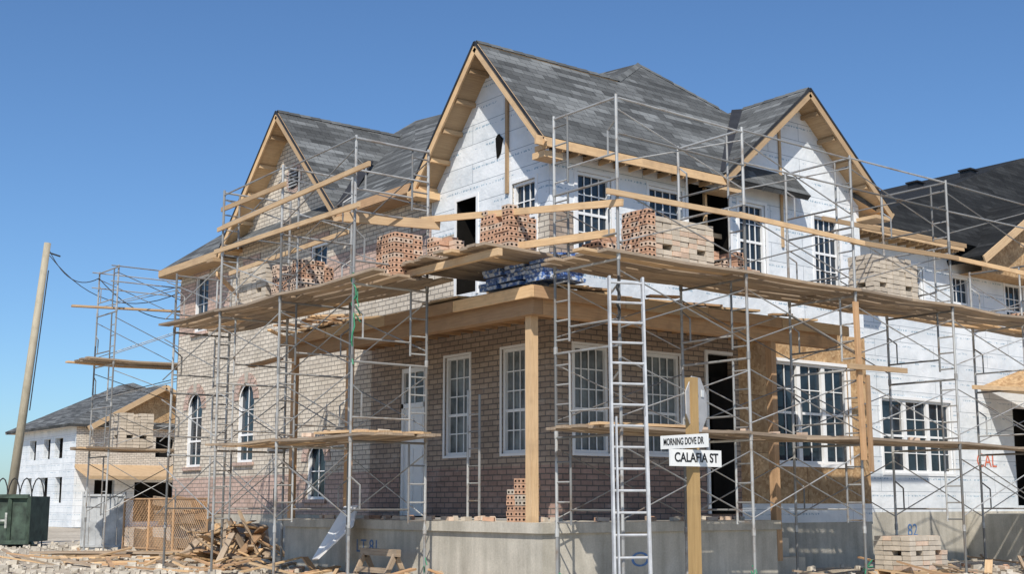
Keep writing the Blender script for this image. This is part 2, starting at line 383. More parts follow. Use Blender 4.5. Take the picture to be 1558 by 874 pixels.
window('porch_window','x',0,*G2,3,5,house,M_plastic,surround=.05)
window('arched_window','x',0,*A1,2,3,house,arch=True)
window('arched_window','x',0,*A2,2,3,house,arch=True)
window('stair_window','x',0,*S1,2,2,house,arch=True)
window('upper_window','y',0,*W1,4,4,house,surround=.08)
window('upper_window','y',0,*W2,4,3,house,surround=.06)
window('upper_window','y',0,*W3,4,4,house,surround=.07)
window('upper_window','y',0,*W4,4,4,house,surround=.07)
window('porch_window','y',0,*L1,4,5,house,M_plastic,surround=.05)
window('porch_window','y',0,*L2,4,5,house,M_plastic,surround=.05)
window('triple_window','y',0,*L3,2,4,house,M_glass,units=3,surround=.07)
mb=MB()
mb.box((.03,4.1,3.35),(.12,5.02,3.45),0); mb.box((.03,4.1,1.1),(.12,4.18,4.2),0); mb.box((.03,4.94,1.1),(.12,5.02,4.2),0); mb.box((.031,4.18,4.1),(.12,4.94,4.2),0)
mb.box((.08,4.18,1.1),(.11,4.94,3.35),0)
for j in range(3):
    for i in range(2): mb.box((.065,4.26+i*.34,1.3+j*.68),(.081,4.52+i*.34,1.82+j*.68),0)
mb.poly([(.09,4.18,3.45),(.09,4.94,3.45),(.09,4.94,4.1),(.09,4.18,4.1)],1)
mb.box((.07,4.55,3.45),(.085,4.58,4.1),0); mb.box((.069,4.18,3.77),(.086,4.94,3.8),0)
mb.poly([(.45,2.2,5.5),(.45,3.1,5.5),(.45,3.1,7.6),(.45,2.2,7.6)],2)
mb.box((-.02,2.23,5.5),(.02,2.30,7.57),0); mb.box((-.02,2.98,5.5),(.02,3.05,7.57),0); mb.box((-.021,2.30,7.5),(.02,2.98,7.57),0)
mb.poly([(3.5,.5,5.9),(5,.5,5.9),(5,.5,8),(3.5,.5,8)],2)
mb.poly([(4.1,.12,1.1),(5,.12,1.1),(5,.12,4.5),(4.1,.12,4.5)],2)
mb.box((4.08,-.04,1.15),(4.15,.1,4.45),0); mb.box((4.15,-.04,4.38),(4.9,.1,4.45),0)
mb.box((4.22,-.05,1.15),(4.9,-.02,3.9),2)
mb.box((4.28,.05,6.0),(4.34,.12,7.9),3); mb.box((3.72,.2,6.9),(4.93,.24,7.0),3)
mb.box((3.63,-.03,6.0),(3.70,.05,7.9),0); mb.box((4.93,-.03,6.0),(5.02,.05,7.9),0)
mb.build('doors_and_openings',[M_white,M_plastic,M_void,M_wood],house)
mb=MB()
mb.disc((-.012,10.05,9.45),'x',.40,.40,2,22); mb.disc((-.022,10.05,9.45),'x',.28,.28,0,20)
for i in range(6): mb.box((-.05,9.83,9.23+i*.085),(-.03,10.27,9.27+i*.085),5)
mb.disc((-.013,1.55,8.42),'x',.13,.27,3,11,jit=.25)
mb.box((-.05,1.22,7.35),(-.01,1.30,9.85),4)
mb.box((6.60,-.04,6.9),(6.67,-.01,9.6),4)
mb.build('gable_details',[M_black,M_white,M_brickred,M_void,M_wood,M_gal],house)
# roof
mb=MB(); T=.13
A=(4.85,2.6,11.45); B=(4.2,10.9,11.95); e=8.05
mb.slab([(-.5,-.45,e),(7.13,-.45,e),(7.13,1.30,10.08),(6.5,1.66,10.48),A,(3.3,1.66,10.5),(-.5,1.66,10.5)],T)
mb.slab([(-.5,1.66,10.5),(3.25,1.66,10.5),(3.25,3.95,7.88),(-.5,3.95,7.88)],T)
mb.slab([(-.48,3.9,e-.0),(3.3,1.66,10.52),A,B],T)
mb.slab([(-.48,3.9,e),B,(-.48,17.1,e)],T)
mb.slab([(-.48,17.1,e),B,(9.9,17.1,e)],T)
mb.slab([A,(9.9,-.45,e),(9.9,17.1,e),B],T)
mb.slab([A,(6.5,1.66,10.47),(9.9,-.44,e)],T)
mb.slab([(-.5,10.1,11.14),(4.2,10.1,11.14),(4.2,7.05,8.0),(-.5,7.05,8.0)],T)
mb.slab([(-.5,10.1,11.14),(4.2,10.1,11.14),(4.2,13.15,8.0),(-.5,13.15,8.0)],T)
mb.slab([(7.13,-.5,10.52),(7.13,3.4,10.52),(4.35,3.4,8.13),(4.35,-.5,8.13)],T)
mb.slab([(7.13,-.5,10.52),(7.13,3.4,10.52),(9.92,3.4,8.13),(9.92,-.5,8.13)],T)
def cap(a,b):
    a=V(a);b=V(b);n=max(2,int((b-a).length/.28))
    # folded cap shingles: two small leaves following the slopes
    h=(b-a).normalized().cross(V((0,0,1))).normalized()
    for i in range(n):
        p=a.lerp(b,i/n)+V((0,0,.018)); q=a.lerp(b,(i+1.08)/n)+V((0,0,.030))
        for sg in (-1,1):
            o=h*sg*.10+V((0,0,-.095))
            mb.poly([p,q,q+o,p+o],3)
cap((-.5,1.66,10.5),(3.3,1.66,10.5)); cap((-.5,10.1,11.14),(3.4,10.1,11.14)); cap((7.13,-.5,10.52),(7.13,1.4,10.52)); cap((3.3,1.66,10.5),A); cap(A,(6.5,1.66,10.48))
mb.beam((4.42,-.42,8.17),(7.05,1.55,10.5),.26,.03,2)
mb.beam((-.42,6.95,8.1),(1.4,8.8,9.85),.26,.03,2)
mb.build('shingle_roof',[M_roof,M_wood,M_black,M_cap],house)
mb=MB()
def rake(p,q,axis):
    p=V(p);q=V(q); d=V((-.025,0,-.14)) if axis=='x' else V((0,-.025,-.14))
    mb.beam(p+d,q+d,.04,.17,0); d2=V((-.05,0,-.03)) if axis=='x' else V((0,-.05,-.03))
    mb.beam(p+d2,q+d2,.02,.05,1)
rake((-.5,1.66,10.5),(-.5,-.5,8.0),'x'); rake((-.5,1.66,10.5),(-.5,4.0,7.82),'x')
rake((-.5,10.1,11.14),(-.5,7.0,7.96),'x'); rake((-.5,10.1,11.14),(-.5,13.2,7.96),'x')
rake((7.13,-.5,10.52),(4.3,-.5,8.09),'y'); rake((7.13,-.5,10.52),(9.97,-.5,8.09),'y')
def looks(p,q,axis,n):
    p=V(p);q=V(q)
    for i in range(n):
        t=(i+.6)/n; c=p.lerp(q,t)+V((0,0,-.24))
        if axis=='x': mb.beam((c.x+.02,c.y,c.z),(c.x+.52,c.y,c.z),.09,.09,0)
        else: mb.beam((c.x,c.y+.02,c.z),(c.x,c.y+.52,c.z),.09,.09,0)
looks((-.5,1.66,10.5),(-.5,-.4,8.1),'x',4); looks((-.5,1.66,10.5),(-.5,3.9,7.9),'x',5)
looks((-.5,10.1,11.14),(-.5,7.1,8.0),'x',5); looks((-.5,10.1,11.14),(-.5,13.1,8.0),'x',5)
looks((7.13,-.5,10.52),(4.35,-.5,8.13),'y',4); looks((7.13,-.5,10.52),(9.9,-.5,8.13),'y',5)
mb.box((-.72,-.5,7.85),(4.45,-.455,8.02),0)
for i in range(12): mb.box((-.35+i*.4,-.44,7.86),(-.31+i*.4,0,7.96),0)
mb.box((-.545,3.95,7.83),(-.5,7.05,8.02),2); mb.box((-.545,13.15,7.83),(-.5,17.1,8.02),0)
mb.box((-.52,3.9,7.8),(0,7.05,7.83),2); mb.box((-.52,13.1,7.8),(0,17.12,7.83),0)
mb.box((9.9,-.5,7.9),(9.95,10,8.1),0)
mb.box((-.5,17.1,7.83),(9.9,17.15,8.02),0)
mb.box((-.6,3.6,7.66),(0,3.95,7.82),0)
mb.box((-.45,-.40,7.68),(.0,-.05,7.80),0)
mb.box((-.6,6.7,7.7),(0,7.0,7.8),0); mb.box((-.7,13.1,7.70),(0,13.5,7.80),0)
mb.box((4.2,-.5,7.74),(4.8,-.02,7.82),0); mb.box((9.3,-.55,7.84),(9.9,0,7.92),0)
mb.build('fascia_and_rake_boards',[M_wood,M_black,M_frame],house)
# porch
mb=MB()
def L_slab(z0,z1,o,m):
    mb.box((-2-o,-2.2-o,z0),(.0,6.25+o,z1),m); mb.box((0.0,-2.2-o,z0),(3.56+o,0,z1),m)
L_slab(-.4,.88,0,0); L_slab(.883,1.05,.06,0)
mb.box((3.62,-1.6,-.3),(4.6,0,.7),0); mb.box((3.62,-1.9,-.3),(4.7,-1.6,.35),0)
mb.build('porch_foundation',[M_conc],house)
mb=MB()
mb.beam((-1.87,-1.78,1.05),(-1.87,-1.78,4.42),.15,.15,0); mb.beam((3.85,-1.95,.3),(3.85,-1.95,4.42),.14,.14,3)
for y in (3.85,6.1): mb.beam((-1.95,y,1.05),(-1.95,y,4.42),.12,.12,3)
mb.box((-2.05,-2.05,4.40),(-1.85,6.25,4.70),3); mb.box((-1.845,-2.05,4.40),(5.75,-1.86,4.70),3)
for k in range(4):
    y0=-2.24+k*2.2; mb.box((-2.24-.004*(k%2),y0,4.64),(-2.19,min(6.35,y0+2.19),4.83),3 if k%2 else 0)
    x0=-2.185+k*2.02; mb.box((x0,-2.24-.004*(k%2),4.64),(x0+2.01,-2.19,4.83),0 if k%2 else 3)
for i in range(20):
    y=-1.7+i*.41
    if y<6.2: mb.box((-2.18,y,4.705),(0,y+.045,4.78),3)
for i in range(15):
    x=.3+i*.41
    if x<5.8: mb.box((x,-2.18,4.705),(x+.045,0,4.78),3)
mb.slab([(-2.2,-2.2,4.85),(-2.2,6.35,4.85),(0,6.35,5.1),(0,0,5.1)],.05,1,2,0)  # roofing paper; its black also stands in for shadow under the planks
mb.slab([(-2.2,-2.2,4.85),(0,0,5.1),(5.9,0,5.1),(5.9,-2.2,4.85)],.05,1,2,0)
for i in range(22):
    x=random.uniform(-2.1,5); y=random.uniform(-2.2,-1.2); a=random.uniform(-.4,.4); l=random.uniform(.4,1.4)
    mb.beam((x,y,4.92),(x+l*math.cos(a),y+l*math.sin(a)*.4,4.95),.14,.04,random.choice((0,3)))
for i in range(22):
    y=random.uniform(-1.9,5.3); x=random.uniform(-2.2,-1.3); l=random.uniform(.5,1.6)
    mb.beam((x,y,4.92),(x+random.uniform(-.2,.2),y+l,4.96),.14,.04,random.choice((0,3)))
for i in range(9):
    y=4.6+random.uniform(0,2.2); mb.beam((-2.3,y,4.85+random.uniform(0,.3)),(-1.2,y+random.uniform(-.5,.9),5.0+random.uniform(-.2,.3)),.1,.04,random.choice((0,3,3)))
mb.beam((-2.2,6.3,4.4),(-2.6,6.9,4.25),.25,.05,3)
mb.build('porch_roof_frame',[M_wood,M_black,M_osb,M_frame],house)
textobj('spray_mark','LT 81',.34,(-2.006,3.0,.55),(0,-1,0),M_bluep,house,.001)
textobj('spray_mark','O',.34,(.1,-2.206,.42),(1,0,0),M_bluep,house,.001,sx=1.6)
textobj('spray_mark','70',.4,(5.4,.010,.5),(1,0,0),M_bluep,house,.001)
# ------------------------------------------------------------ neighbour house
nb=empty('white_house')
mb=MB()
n1=(12.1,13.3,6.2,7.35);n2=(17.1,18.0,6.2,7.35);n3=(11.3,14.2,2.1,3.9);n4=(17.1,18.3,1.3,3.9,.37);n0=(14.6,15.4,6.2,7.3)
wall(mb,'y',1,9.45,24,1.15,8.0,[n1,n2,n3,n4,n0],lambda a,z:0,voidm=3)
mb.poly([(24,1,0),(24,14,0),(24,14,8),(24,1,8)],0)
mb.poly([(9.45,1.0,-.3),(24,1.0,-.3),(24,1.0,1.15),(9.45,1.0,1.15)],1)
mb.box((14.6,-.6,-.3),(24,.99,1.1),1)
mb.poly([(14.9,.3,7.35),(21,.3,7.35),(21,.3,7.7),(17.9,.3,9.4),(14.9,.3,7.7)],2)
mb.poly([(14.9,.3,7.35),(21,.3,7.35),(21,.99,7.35),(14.9,.99,7.35)],2)
mb.poly([(16.9,1.38,1.2),(18.5,1.38,1.2),(18.5,1.38,4),(16.9,1.38,4)],3)
mb.build('walls',[M_foam,M_conc,M_osb,M_void],nb)
window('upper_window','y',1,*n1,4,3,nb,surround=.07); window('upper_window','y',1,*n2,3,3,nb,surround=.07); window('upper_window','y',1,*n0,3,3,nb,surround=.07)
window('triple_window','y',1,*n3,2,4,nb,units=3,surround=.07)
mb=MB()
mb.slab([(10.0,.5,8.05),(26,.5,8.05),(24,4.1,12.75)],.15); mb.slab([(10.0,.5,8.05),(24,4.1,12.75),(24,10.5,12.75),(10.0,14,8.05)],.15)
mb.slab([(26,.5,8.05),(24,4.1,12.75),(24,10.5,12.75),(26,14,8.05)],.15)
mb.slab([(14.4,-.1,7.65),(17.9,-.1,9.72),(17.9,3,9.72),(14.4,3,7.65)],.14); mb.slab([(21.4,-.1,7.65),(17.9,-.1,9.72),(17.9,3,9.72),(21.4,3,7.65)],.14)
mb.beam((14.35,-.13,7.52),(17.9,-.13,9.62),.04,.2,1); mb.beam((21.45,-.13,7.52),(17.9,-.13,9.62),.04,.2,1)
mb.box((9.9,.45,7.83),(14.4,.5,8.03),1)
for i in range(12): mb.box((10.0+i*.38,.5,7.8),(10.05+i*.38,1,7.92),1)
mb.slab([(15.6,-1.6,4.0),(24,-1.6,4.0),(24,.28,5.0),(17.0,.28,5.0)],.1,3,1,1); mb.slab([(15.6,-1.6,4.0),(17.0,.28,5.0),(15.6,1,4.4)],.1,3,1,1)
mb.box((15.6,-1.6,3.75),(24,-1.5,3.98),1); mb.beam((15.75,-1.5,1.1),(15.75,-1.5,3.8),.14,.14,1)
def roofvent(x,y):
    z=8.05+(x-10)*4.7/14
    mb.box((x,y,z-.1),(x+.35,y+.35,z+.2),2); mb.box((x-.05,y-.05,z+.201),(x+.4,y+.4,z+.25),2)
roofvent(19.5,5.2); roofvent(19.8,3.5)
mb.build('roof',[M_roofdark,M_wood,M_black,M_osb],nb)
textobj('spray_mark','CAL',.5,(15.7,.993,2.45),(1,0,0),M_redp,nb,.001)
textobj('spray_mark','82',.42,(12.3,.993,.7),(1,0,0),M_bluep,nb,.001)
# ------------------------------------------------------------ background house
bg=empty('unfinished_house')
mb=MB()
bo=[(58.2,59.6,4.0,5.2),(60.4,61.6,4.0,5.2),(63,64.2,4.0,5.2),(58,59.2,1.4,2.9),(60.5,61.9,1.4,2.9),(63.5,64.4,1.4,2.9)]
wall(mb,'x',11,56,67,0,5.9,bo,lambda a,z:0,rev=.3)
fo=[(15.8,17,4.1,5.3),(12.2,13.4,.3,2.7),(14.6,17.6,.3,2.6)]
wall(mb,'y',56,11,22,0,5.9,fo,lambda a,z:1 if (z>3.6) else 0,cutsz=(3.6,),rev=.4)
mb.poly([(11.35,56.4,0),(11.35,66.8,0),(11.35,66.8,5.8),(11.35,56.4,5.8)],2)
mb.poly([(11.4,56.45,0),(21.8,56.45,0),(21.8,56.45,5.8),(11.4,56.45,5.8)],2)
mb.poly([(12,56,5.9),(20,56,5.9),(16,56,8.2)],3)
mb.poly([(22,56,0),(22,67,0),(22,67,5.9),(22,56,5.9)],0); mb.poly([(11,67,0),(22,67,0),(22,67,5.9),(11,67,5.9)],0)
mb.build('walls',[M_foam,M_brick,M_void,M_osb],bg)
mb=MB()
R1=(16,60.5,8.9);R2=(16,63,8.9)
mb.slab([(10.4,55.6,5.9),(10.4,67.5,5.9),R2,R1],.2); mb.slab([(10.4,55.6,5.9),(22.5,55.6,5.9),R1],.2); mb.slab([(22.5,55.6,5.9),(22.5,67.5,5.9),R2,R1],.2); mb.slab([(10.4,67.5,5.9),(22.5,67.5,5.9),R2],.2)
mb.slab([(11.5,55.3,5.8),(16,55.3,8.4),(16,62,8.4),(11.5,60,5.8)],.2); mb.slab([(20.5,55.3,5.8),(16,55.3,8.4),(16,62,8.4),(20.5,60,5.8)],.2)
mb.beam((11.4,55.25,5.6),(16,55.25,8.25),.08,.3,1); mb.beam((20.6,55.25,5.6),(16,55.25,8.25),.08,.3,1)
mb.slab([(11,53.6,2.9),(20,53.6,2.9),(20,56,3.6),(11,56,3.6)],.2,1,1,1)
mb.build('roof',[M_roof,M_wood,M_black],bg)
# ------------------------------------------------------------ scaffolding
TZ=[.02,.9,2.42,3.75,5.07,6.33,7.62]
def frame(mb,o,i,ladder_out,top=7.62,tiers=TZ,base=0.0):
    o=V((o[0],o[1],0));i=V((i[0],i[1],0)); d=(i-o).normalized()
    tl=V((random.uniform(-.05,.05),random.uniform(-.05,.05),0))
    def at(p,z): return p+V((0,0,z))+tl*(z/7)
    r=.025
    segs=[t for t in tiers if t<=top+.01]
    for p in (o,i):
        for z0,z1 in zip([base]+segs[1:-1],segs[1:]): mb.tube(at(p,z0),at(p,z1),r,0)
        mb.tube(at(p,base),at(p,.05),.07,0,8)
        for z in segs[1:-1]: mb.tube(at(p,z-.06),at(p,z+.06),.033,0)
    lad,sg=(o,1) if ladder_out else (i,-1)
    for k in range(len(segs)-1):
        z0,z1=segs[k],segs[k+1]
        if k==0: continue
        mb.tube(at(o,z1-.05),at(i,z1-.05),.021,0)
        q=lad+d*sg*.34
        mb.tube(at(q,z0+.12),at(q,z1-.05),.02,0)
        n=int((z1-z0)/.31)
        for j in range(n):
            z=z0+.16+j*.31; mb.tube(at(lad,z),at(q,z),.015,0,5)
        other=i if ladder_out else o
        mb.tube(at(q,z0+.35),at(other,z0+.35),.018,0,6)
        h=other-d*sg*.2
        mb.tube(at(h,z0+.35),at(h,z0+.75),.016,0,5); mb.tube(at(h,z0+.75),at(other,z0+.9),.016,0,5)
def braces(mb,a,b,tiers,prob=1.0):
    a=V((a[0],a[1],0));b=V((b[0],b[1],0))
    for k in range(1,len(tiers)-1):
        if random.random()>prob: continue
        z0,z1=tiers[k]+.22,tiers[k+1]-.22; s=random.uniform(-.04,.04)
        mb.tube(a+V((0,0,z0)),b+V((0,0,z1+s)),.012,0,5); mb.tube(a+V((0,0,z1)),b+V((0,0,z0+s)),.012,0,5)
def deck(mb,ax,a0,a1,o0,o1,z,m=1,wid=.25):
    n=int(abs(o1-o0)/wid); 
    for k in range(n):
        L0=a0+random.uniform(-.25,.15)
        while L0<a1-.3:
            L1=min(L0+random.uniform(2.7,3.6),a1+random.uniform(0,.25))
            c=o0+(o1-o0)*(k+.5)/n; zz=z+random.uniform(0,.03); mid=zz-random.uniform(.0,.03)
            lm_=(L0+L1)/2; cc=c+random.uniform(-.02,.02); mk=m if random.random()<.88 else 0
            for (p0,zA,p1,zB) in ((L0,zz+.02,lm_,mid),(lm_,mid,L1,zz+.02)):
                if ax=='y': mb.beam((p0,c,zA),(p1,cc,zB),wid-.014,.045,mk)
                else: mb.beam((c,p0,zA),(cc,p1,zB),wid-.014,.045,mk)
            L0=L1-.12
sc=empty('scaffolding')
mb=MB()
RX=[-1.95,.9,3.75,6.76,9.8,12.8,15.8]; OY,IY=-4.0,-2.5
for k,x in enumerate(RX): frame(mb,(x,OY),(x,IY),k!=0, 7.62 if k<4 else 7.3)
for k in range(len(RX)-1):
    braces(mb,(RX[k],OY),(RX[k+1],OY),TZ,.95); braces(mb,(RX[k],IY),(RX[k+1],IY),TZ[:-1],.8)
    for z in (7.0,7.57): mb.tube((RX[k],OY-.03,z),(RX[k+1],OY-.03,z+random.uniform(-.05,.05)),.017,0)
mb.build('frames',[M_steel],sc)
mb=MB()
deck(mb,'y',-2.3,16.2,OY-.1,IY+.12,5.11,1)
deck(mb,'y',-2.2,16.2,OY-.05,IY-.25,2.46,1)
for k in range(6):
    x0=-2.25+k*2.95; mb.beam((x0,OY-.07,6.03+random.uniform(-.05,.05)),(x0+3.3,OY-.09,6.03+random.uniform(-.05,.05)),.04,.085,0)
mb.beam((3.7,-4.1,2.1),(3.68,-4.08,4.9),.045,.12,2); mb.beam((3.82,-4.16,1.9),(3.9,-4.1,3.6),.045,.09,2)
mb.beam((3.3,-4.15,3.72),(5.0,-4.15,3.74),.045,.09,0)
mb.beam((7.5,-3.9,3.6),(10.8,-3.9,3.7),.045,.08,0); mb.beam((9.6,-3.9,6.7),(13.5,-3.9,6.82),.045,.09,0); mb.beam((10.5,-3.9,7.15),(14.8,-4.0,7.2),.045,.09,0)
mb.beam((5.0,-2.4,6.9),(9.9,-2.42,6.95),.045,.09,0)
for i in range(5): mb.beam((-2.3+i*.13,-3.8+i*.2,2.53),(-.2+i*.1,-3.75+i*.22,2.55),.2,.04,0)
mb.build('planks_and_rails',[M_wood,M_plank,M_frame],sc)
sc2=empty('scaffolding')
mb=MB(); LY=[.35,2.9,5.45]; OX,IX=-4.0,-2.5
for k,y in enumerate(LY): frame(mb,(OX,y),(IX,y),k!=0)
frame(mb,(OX+.2,8.2),(IX,8.2),False,6.33)
LY2=LY+[8.2]
for k in range(3):
    braces(mb,(OX,LY2[k]),(OX,LY2[k+1]),TZ if k<2 else TZ[:-1],.95); braces(mb,(IX,LY2[k]),(IX,LY2[k+1]),TZ if k<2 else TZ[:-1],.85)
for k in range(2):
    for z in (6.95,7.57): mb.tube((OX-.03,LY[k],z),(OX-.03,LY[k+1],z-.05),.017,0)
for z in (7.0,7.55): mb.tube((OX,.35,z),(IX,.35,z),.017,0)
mb.tube((-1.2,.9,1.06),(-1.2,.9,3.4),.024,0); mb.tube((-1.2,.55,1.06),(-1.2,.55,3.3),.024,0)
for i in range(6): mb.tube((-1.2,.9,1.4+i*.31),(-1.2,.55,1.4+i*.31),.014,0,5)
mb.build('frames',[M_steel],sc2)
mb=MB()
deck(mb,'x',-.2,2.9,OX-.1,IX+.12,5.11); deck(mb,'x',2.8,8.2,OX-.1,IX+.12,5.14)
deck(mb,'x',-.1,5.7,OX-.05,IX+.1,2.46)
mb.beam((-4.07,.1,6.33),(-4.07,5.7,6.38),.04,.085,0); mb.beam((-4.07,-.2,6.98),(-4.07,5.6,6.82),.04,.085,0)
mb.beam((-4.1,2.7,7.2),(-4.0,5.6,7.25),.04,.09,0)
mb.beam((-2.45,3.2,6.6),(-2.45,8.4,6.5),.04,.09,0); mb.beam((-4.1,5.5,5.9),(-2.2,8.4,6.0),.04,.09,0)
mb.beam((-2.58,.5,6.33),(-2.0,-4.15,5.87),.045,.11,0); mb.beam((-3.9,.9,6.28),(-2.45,.05,6.18),.045,.17,0)
mb.beam((-2.5,.9,5.66),(-1.95,-3.9,5.45),.05,.12,0)
deck(mb,'y',-3.1,-.6,-2.3,.5,5.36,1)
for x in (-3.0,-.9): mb.beam((x,-2.4,5.26),(x,.7,5.26),.09,.12,0)
for i in range(7): mb.beam((-3.9+i*.2,.1+random.uniform(-.2,.2),2.53),(-3.9+i*.2,1.6,2.55+random.uniform(0,.05)),.18,.04,0)
mb.build('planks_and_rails',[M_wood,M_plank],sc2)
mb=MB()
pz=[(random.uniform(-.03,.03)-4.0,.35+random.uniform(-.05,.05),5.2-i*.13) for i in range(13)]
for a,b in zip(pz,pz[1:]): mb.tube(a,b,.015,0,5)
for i in range(5):
    x=-4+random.uniform(-.1,.1); mb.tube((x,.35,5.1-i*.15),(x+random.uniform(-.15,.15),.3+random.uniform(-.15,.15),4.85-i*.12),.01,0,5)
for (x,y) in [(.9,-4),(-1.95,-2.5),(3.75,-4),(-2.5,.35)]:
    for i in range(4):
        mb.tube((x,y,random.uniform(.1,.5)),(x+random.uniform(-.12,.12),y+random.uniform(-.12,.12),random.uniform(.0,.4)),.011,0,5)
mb.build('green_rope',[M_green])
mb=MB(); pr=None
for i in range(14):
    q=V((-2.02+.03*math.sin(i*1.3),-4.05,4.75-i*.05)); 
    if pr: mb.tube(pr,q,.02,0,5)
    pr=q
mb.build('chain',[M_wire])
sc3=empty('scaffolding')
mb=MB(); TT=[.02,.9,2.7,4.1,5.3,6.8,8.1]
for x in (-1.7,.9): frame(mb,(x,18.75),(x,17.25),False,8.1,TT)
braces(mb,(-1.7,18.75),(.9,18.75),TT); braces(mb,(-1.7,17.25),(.9,17.25),TT)
for z in (7.6,8.05): mb.tube((-1.9,17.2,z),(1,17.2,z),.018,0); mb.tube((-1.9,18.7,z),(1,18.7,z),.018,0)
mb.build('frames',[M_steel],sc3)
mb=MB(); deck(mb,'y',-2.3,1.2,17.2,18.8,5.35); deck(mb,'y',-2.3,1.2,17.2,18.8,2.85); mb.beam((-2.7,18,6.9),(1.0,17.3,6.95),.2,.05,0)
mb.build('planks_and_rails',[M_wood,M_plank,M_greyb],sc3)
# ------------------------------------------------------------ ladder
ld=empty('extension_ladder')
mb=MB()
b=V((-2.66,-4.95,0)); t=V((-2.12,-4.32,4.68)); s=V((.93,-.37,0)).normalized()*.265
for sg in (-1,1): mb.beam(b+s*sg,t+s*sg,.032,.07,0,up=(-.37,-.93,0))
d=(t-b); n=int(d.length/.305)
for i in range(1,n+1):
    c=b+d*(i/(n+.3)); mb.tube(c-s,c+s,.019,0)
for sg in (-1,1): mb.beam(b+s*sg*.84+d*.02+V((-.02,-.06,0)),b+s*sg*.84+d*.55+V((-.02,-.06,0)),.02,.045,0,up=(-.37,-.93,0))
mb.build('rails_and_rungs',[M_alu],ld)
# ------------------------------------------------------------ street sign
sg_=empty('street_name_sign')
mb=MB(); px,py=-7.04,-10.36
mb.beam((px,py,-.4),(px+.01,py,2.42),.08,.08,0,up=(1,0,0)); mb.build('wooden_post',[M_post],sg_)
mb=MB()
mb.box((px-.33,py-.075,1.66),(px+.28,py-.055,1.80),0); mb.box((px-.078,py-.25,1.815),(px-.058,py+.30,1.93),0)
mb.build('sign_blades',[M_signw],sg_)
textobj('lettering','CALAFIA ST',.108,(px-.025,py-.0765,1.73),(1,0,0),M_letter,sg_,.001,sx=.93,bold=.0025)
textobj('lettering','MORNING DOVE DR',.082,(px-.0795,py+.025,1.872),(0,-1,0),M_letter,sg_,.001,sx=.62,bold=.0015)
mb=MB()
hx=V((.927,.375,0)).normalized(); nn=V((-hx.y,hx.x,0)); R8=.235
c=V((px+.02+.06*.788+.07*.616,py-.06*.616+.07*.788+.02,2.20)); P_=[]
for off in (0,.008):
    P_.append([c+nn*off+hx*R8*math.cos(math.pi/8+i*math.pi/4)/math.cos(math.pi/8)+V((0,0,R8*math.sin(math.pi/8+i*math.pi/4)/math.cos(math.pi/8))) for i in range(8)])
mb.poly(P_[0],0); mb.poly(P_[1],0)
for i in range(8): mb.poly([P_[0][i],P_[0][(i+1)%8],P_[1][(i+1)%8],P_[1][i]],0)
q=c-nn*.004+hx*.13; mb.beam(q+V((0,0,.07)),q+V((0,0,.13)),.06,.004,1,up=tuple(nn))
for dz in (-.12,.12): mb.tube(c-nn*.02+V((0,0,dz)),c+nn*.02+V((0,0,dz)),.012,0,6)
mb.build('octagon_plate',[M_signback,M_signw],sg_)
# ------------------------------------------------------------ brick stacks
def stack(name,x0,x1,y0,y1,z0,z1,mats,bw=.2,bh=.09,holes='small',ragged=.0,pal=False):
    mb=MB(); z=z0
    if pal:
        for i in range(4): mb.box((x0+(x1-x0)*i/4,y0,z+.08),(x0+(x1-x0)*(i+.7)/4,y1,z+.1),3)
        for i in range(3): mb.box((x0,y0+(y1-y0-.08)*i/2,z),(x1,y0+(y1-y0-.08)*i/2+.08,z+.08),3)
        z+=.102
    rows=int(round((z1-z)/bh))
    nx=max(1,int((x1-x0)/bw)); ny=max(1,int((y1-y0)/bw))
    drop={}
    for i in range(nx):
        for j in range(ny): drop[i,j]=rows-(random.choice((1,2,3)) if random.random()<ragged else 0)
    hr=min(3,rows-2)
    for r in range(rows):
        for i in range(nx):
            for j in range(ny):
                if r>=drop[i,j]: continue
                if 0<i<nx-1 and 0<j<ny-1 and r<rows-4: continue
                if holes=='fork' and r==hr and (i in (nx//4,nx-1-nx//4) or j in (1,)) and nx>3: continue
                jx,jy=random.uniform(-.01,.01),random.uniform(-.01,.01)
                a=(x0+i*bw+jx,y0+j*bw+jy,z+r*bh)
                m=0 if random.random()<.7 else 1
                w=bw-.012
                mb.box(a,(a[0]+w,a[1]+w,a[2]+bh-.009),m)
                if holes=='cores':
                    for k in range(2):
                        if j==0: mb.disc((a[0]+w*(k+.5)/2,a[1]-.002,a[2]+bh*.42),'y',w*.14,bh*.22,2,8)
                        if i==0: mb.disc((a[0]-.002,a[1]+w*(k+.5)/2,a[2]+bh*.42),'x',w*.14,bh*.22,2,8)
    return mb.build(name,mats+[M_void,M_wood])
OR=[M_orangeb,M_pinkb]; GR=[M_greyb,M_pinkb]; GG=[M_greyb,M_greyb]
stack('brick_stack',-3.3,-2.69,.2,.81,5.18,5.95,OR,holes='cores',ragged=.2)
stack('brick_stack',-2.6,-1.99,-.35,.27,5.42,6.0,OR,holes='cores',ragged=.4)
stack('brick_stack',-2.4,-1.79,-1.85,-1.04,5.42,6.2,OR,holes='cores',ragged=.35)
stack('brick_stack',-1.95,-1.34,-1.0,-.39,5.42,5.75,OR,holes='cores',ragged=.4)
stack('brick_stack',-3.6,-2.79,4.35,5.56,5.2,6.0,GG,holes='fork',ragged=.12)
stack('brick_stack',-3.6,-2.79,3.1,4.12,5.2,5.9,[M_pinkb,M_orangeb],holes='cores',ragged=.35)
stack('brick_stack',-.65,.76,-3.45,-2.64,5.18,5.99,GR,holes='fork',ragged=.12)
stack('brick_stack',.9,1.91,-3.45,-2.8,5.18,5.63,OR,holes='cores',ragged=.4)
stack('brick_stack',-.86,-.65,-3.5,-2.84,5.18,6.1,OR,holes='cores',ragged=.3)
stack('brick_stack',-1.75,-1.0,-3.3,-2.7,5.18,5.72,OR,holes='cores',ragged=.5)
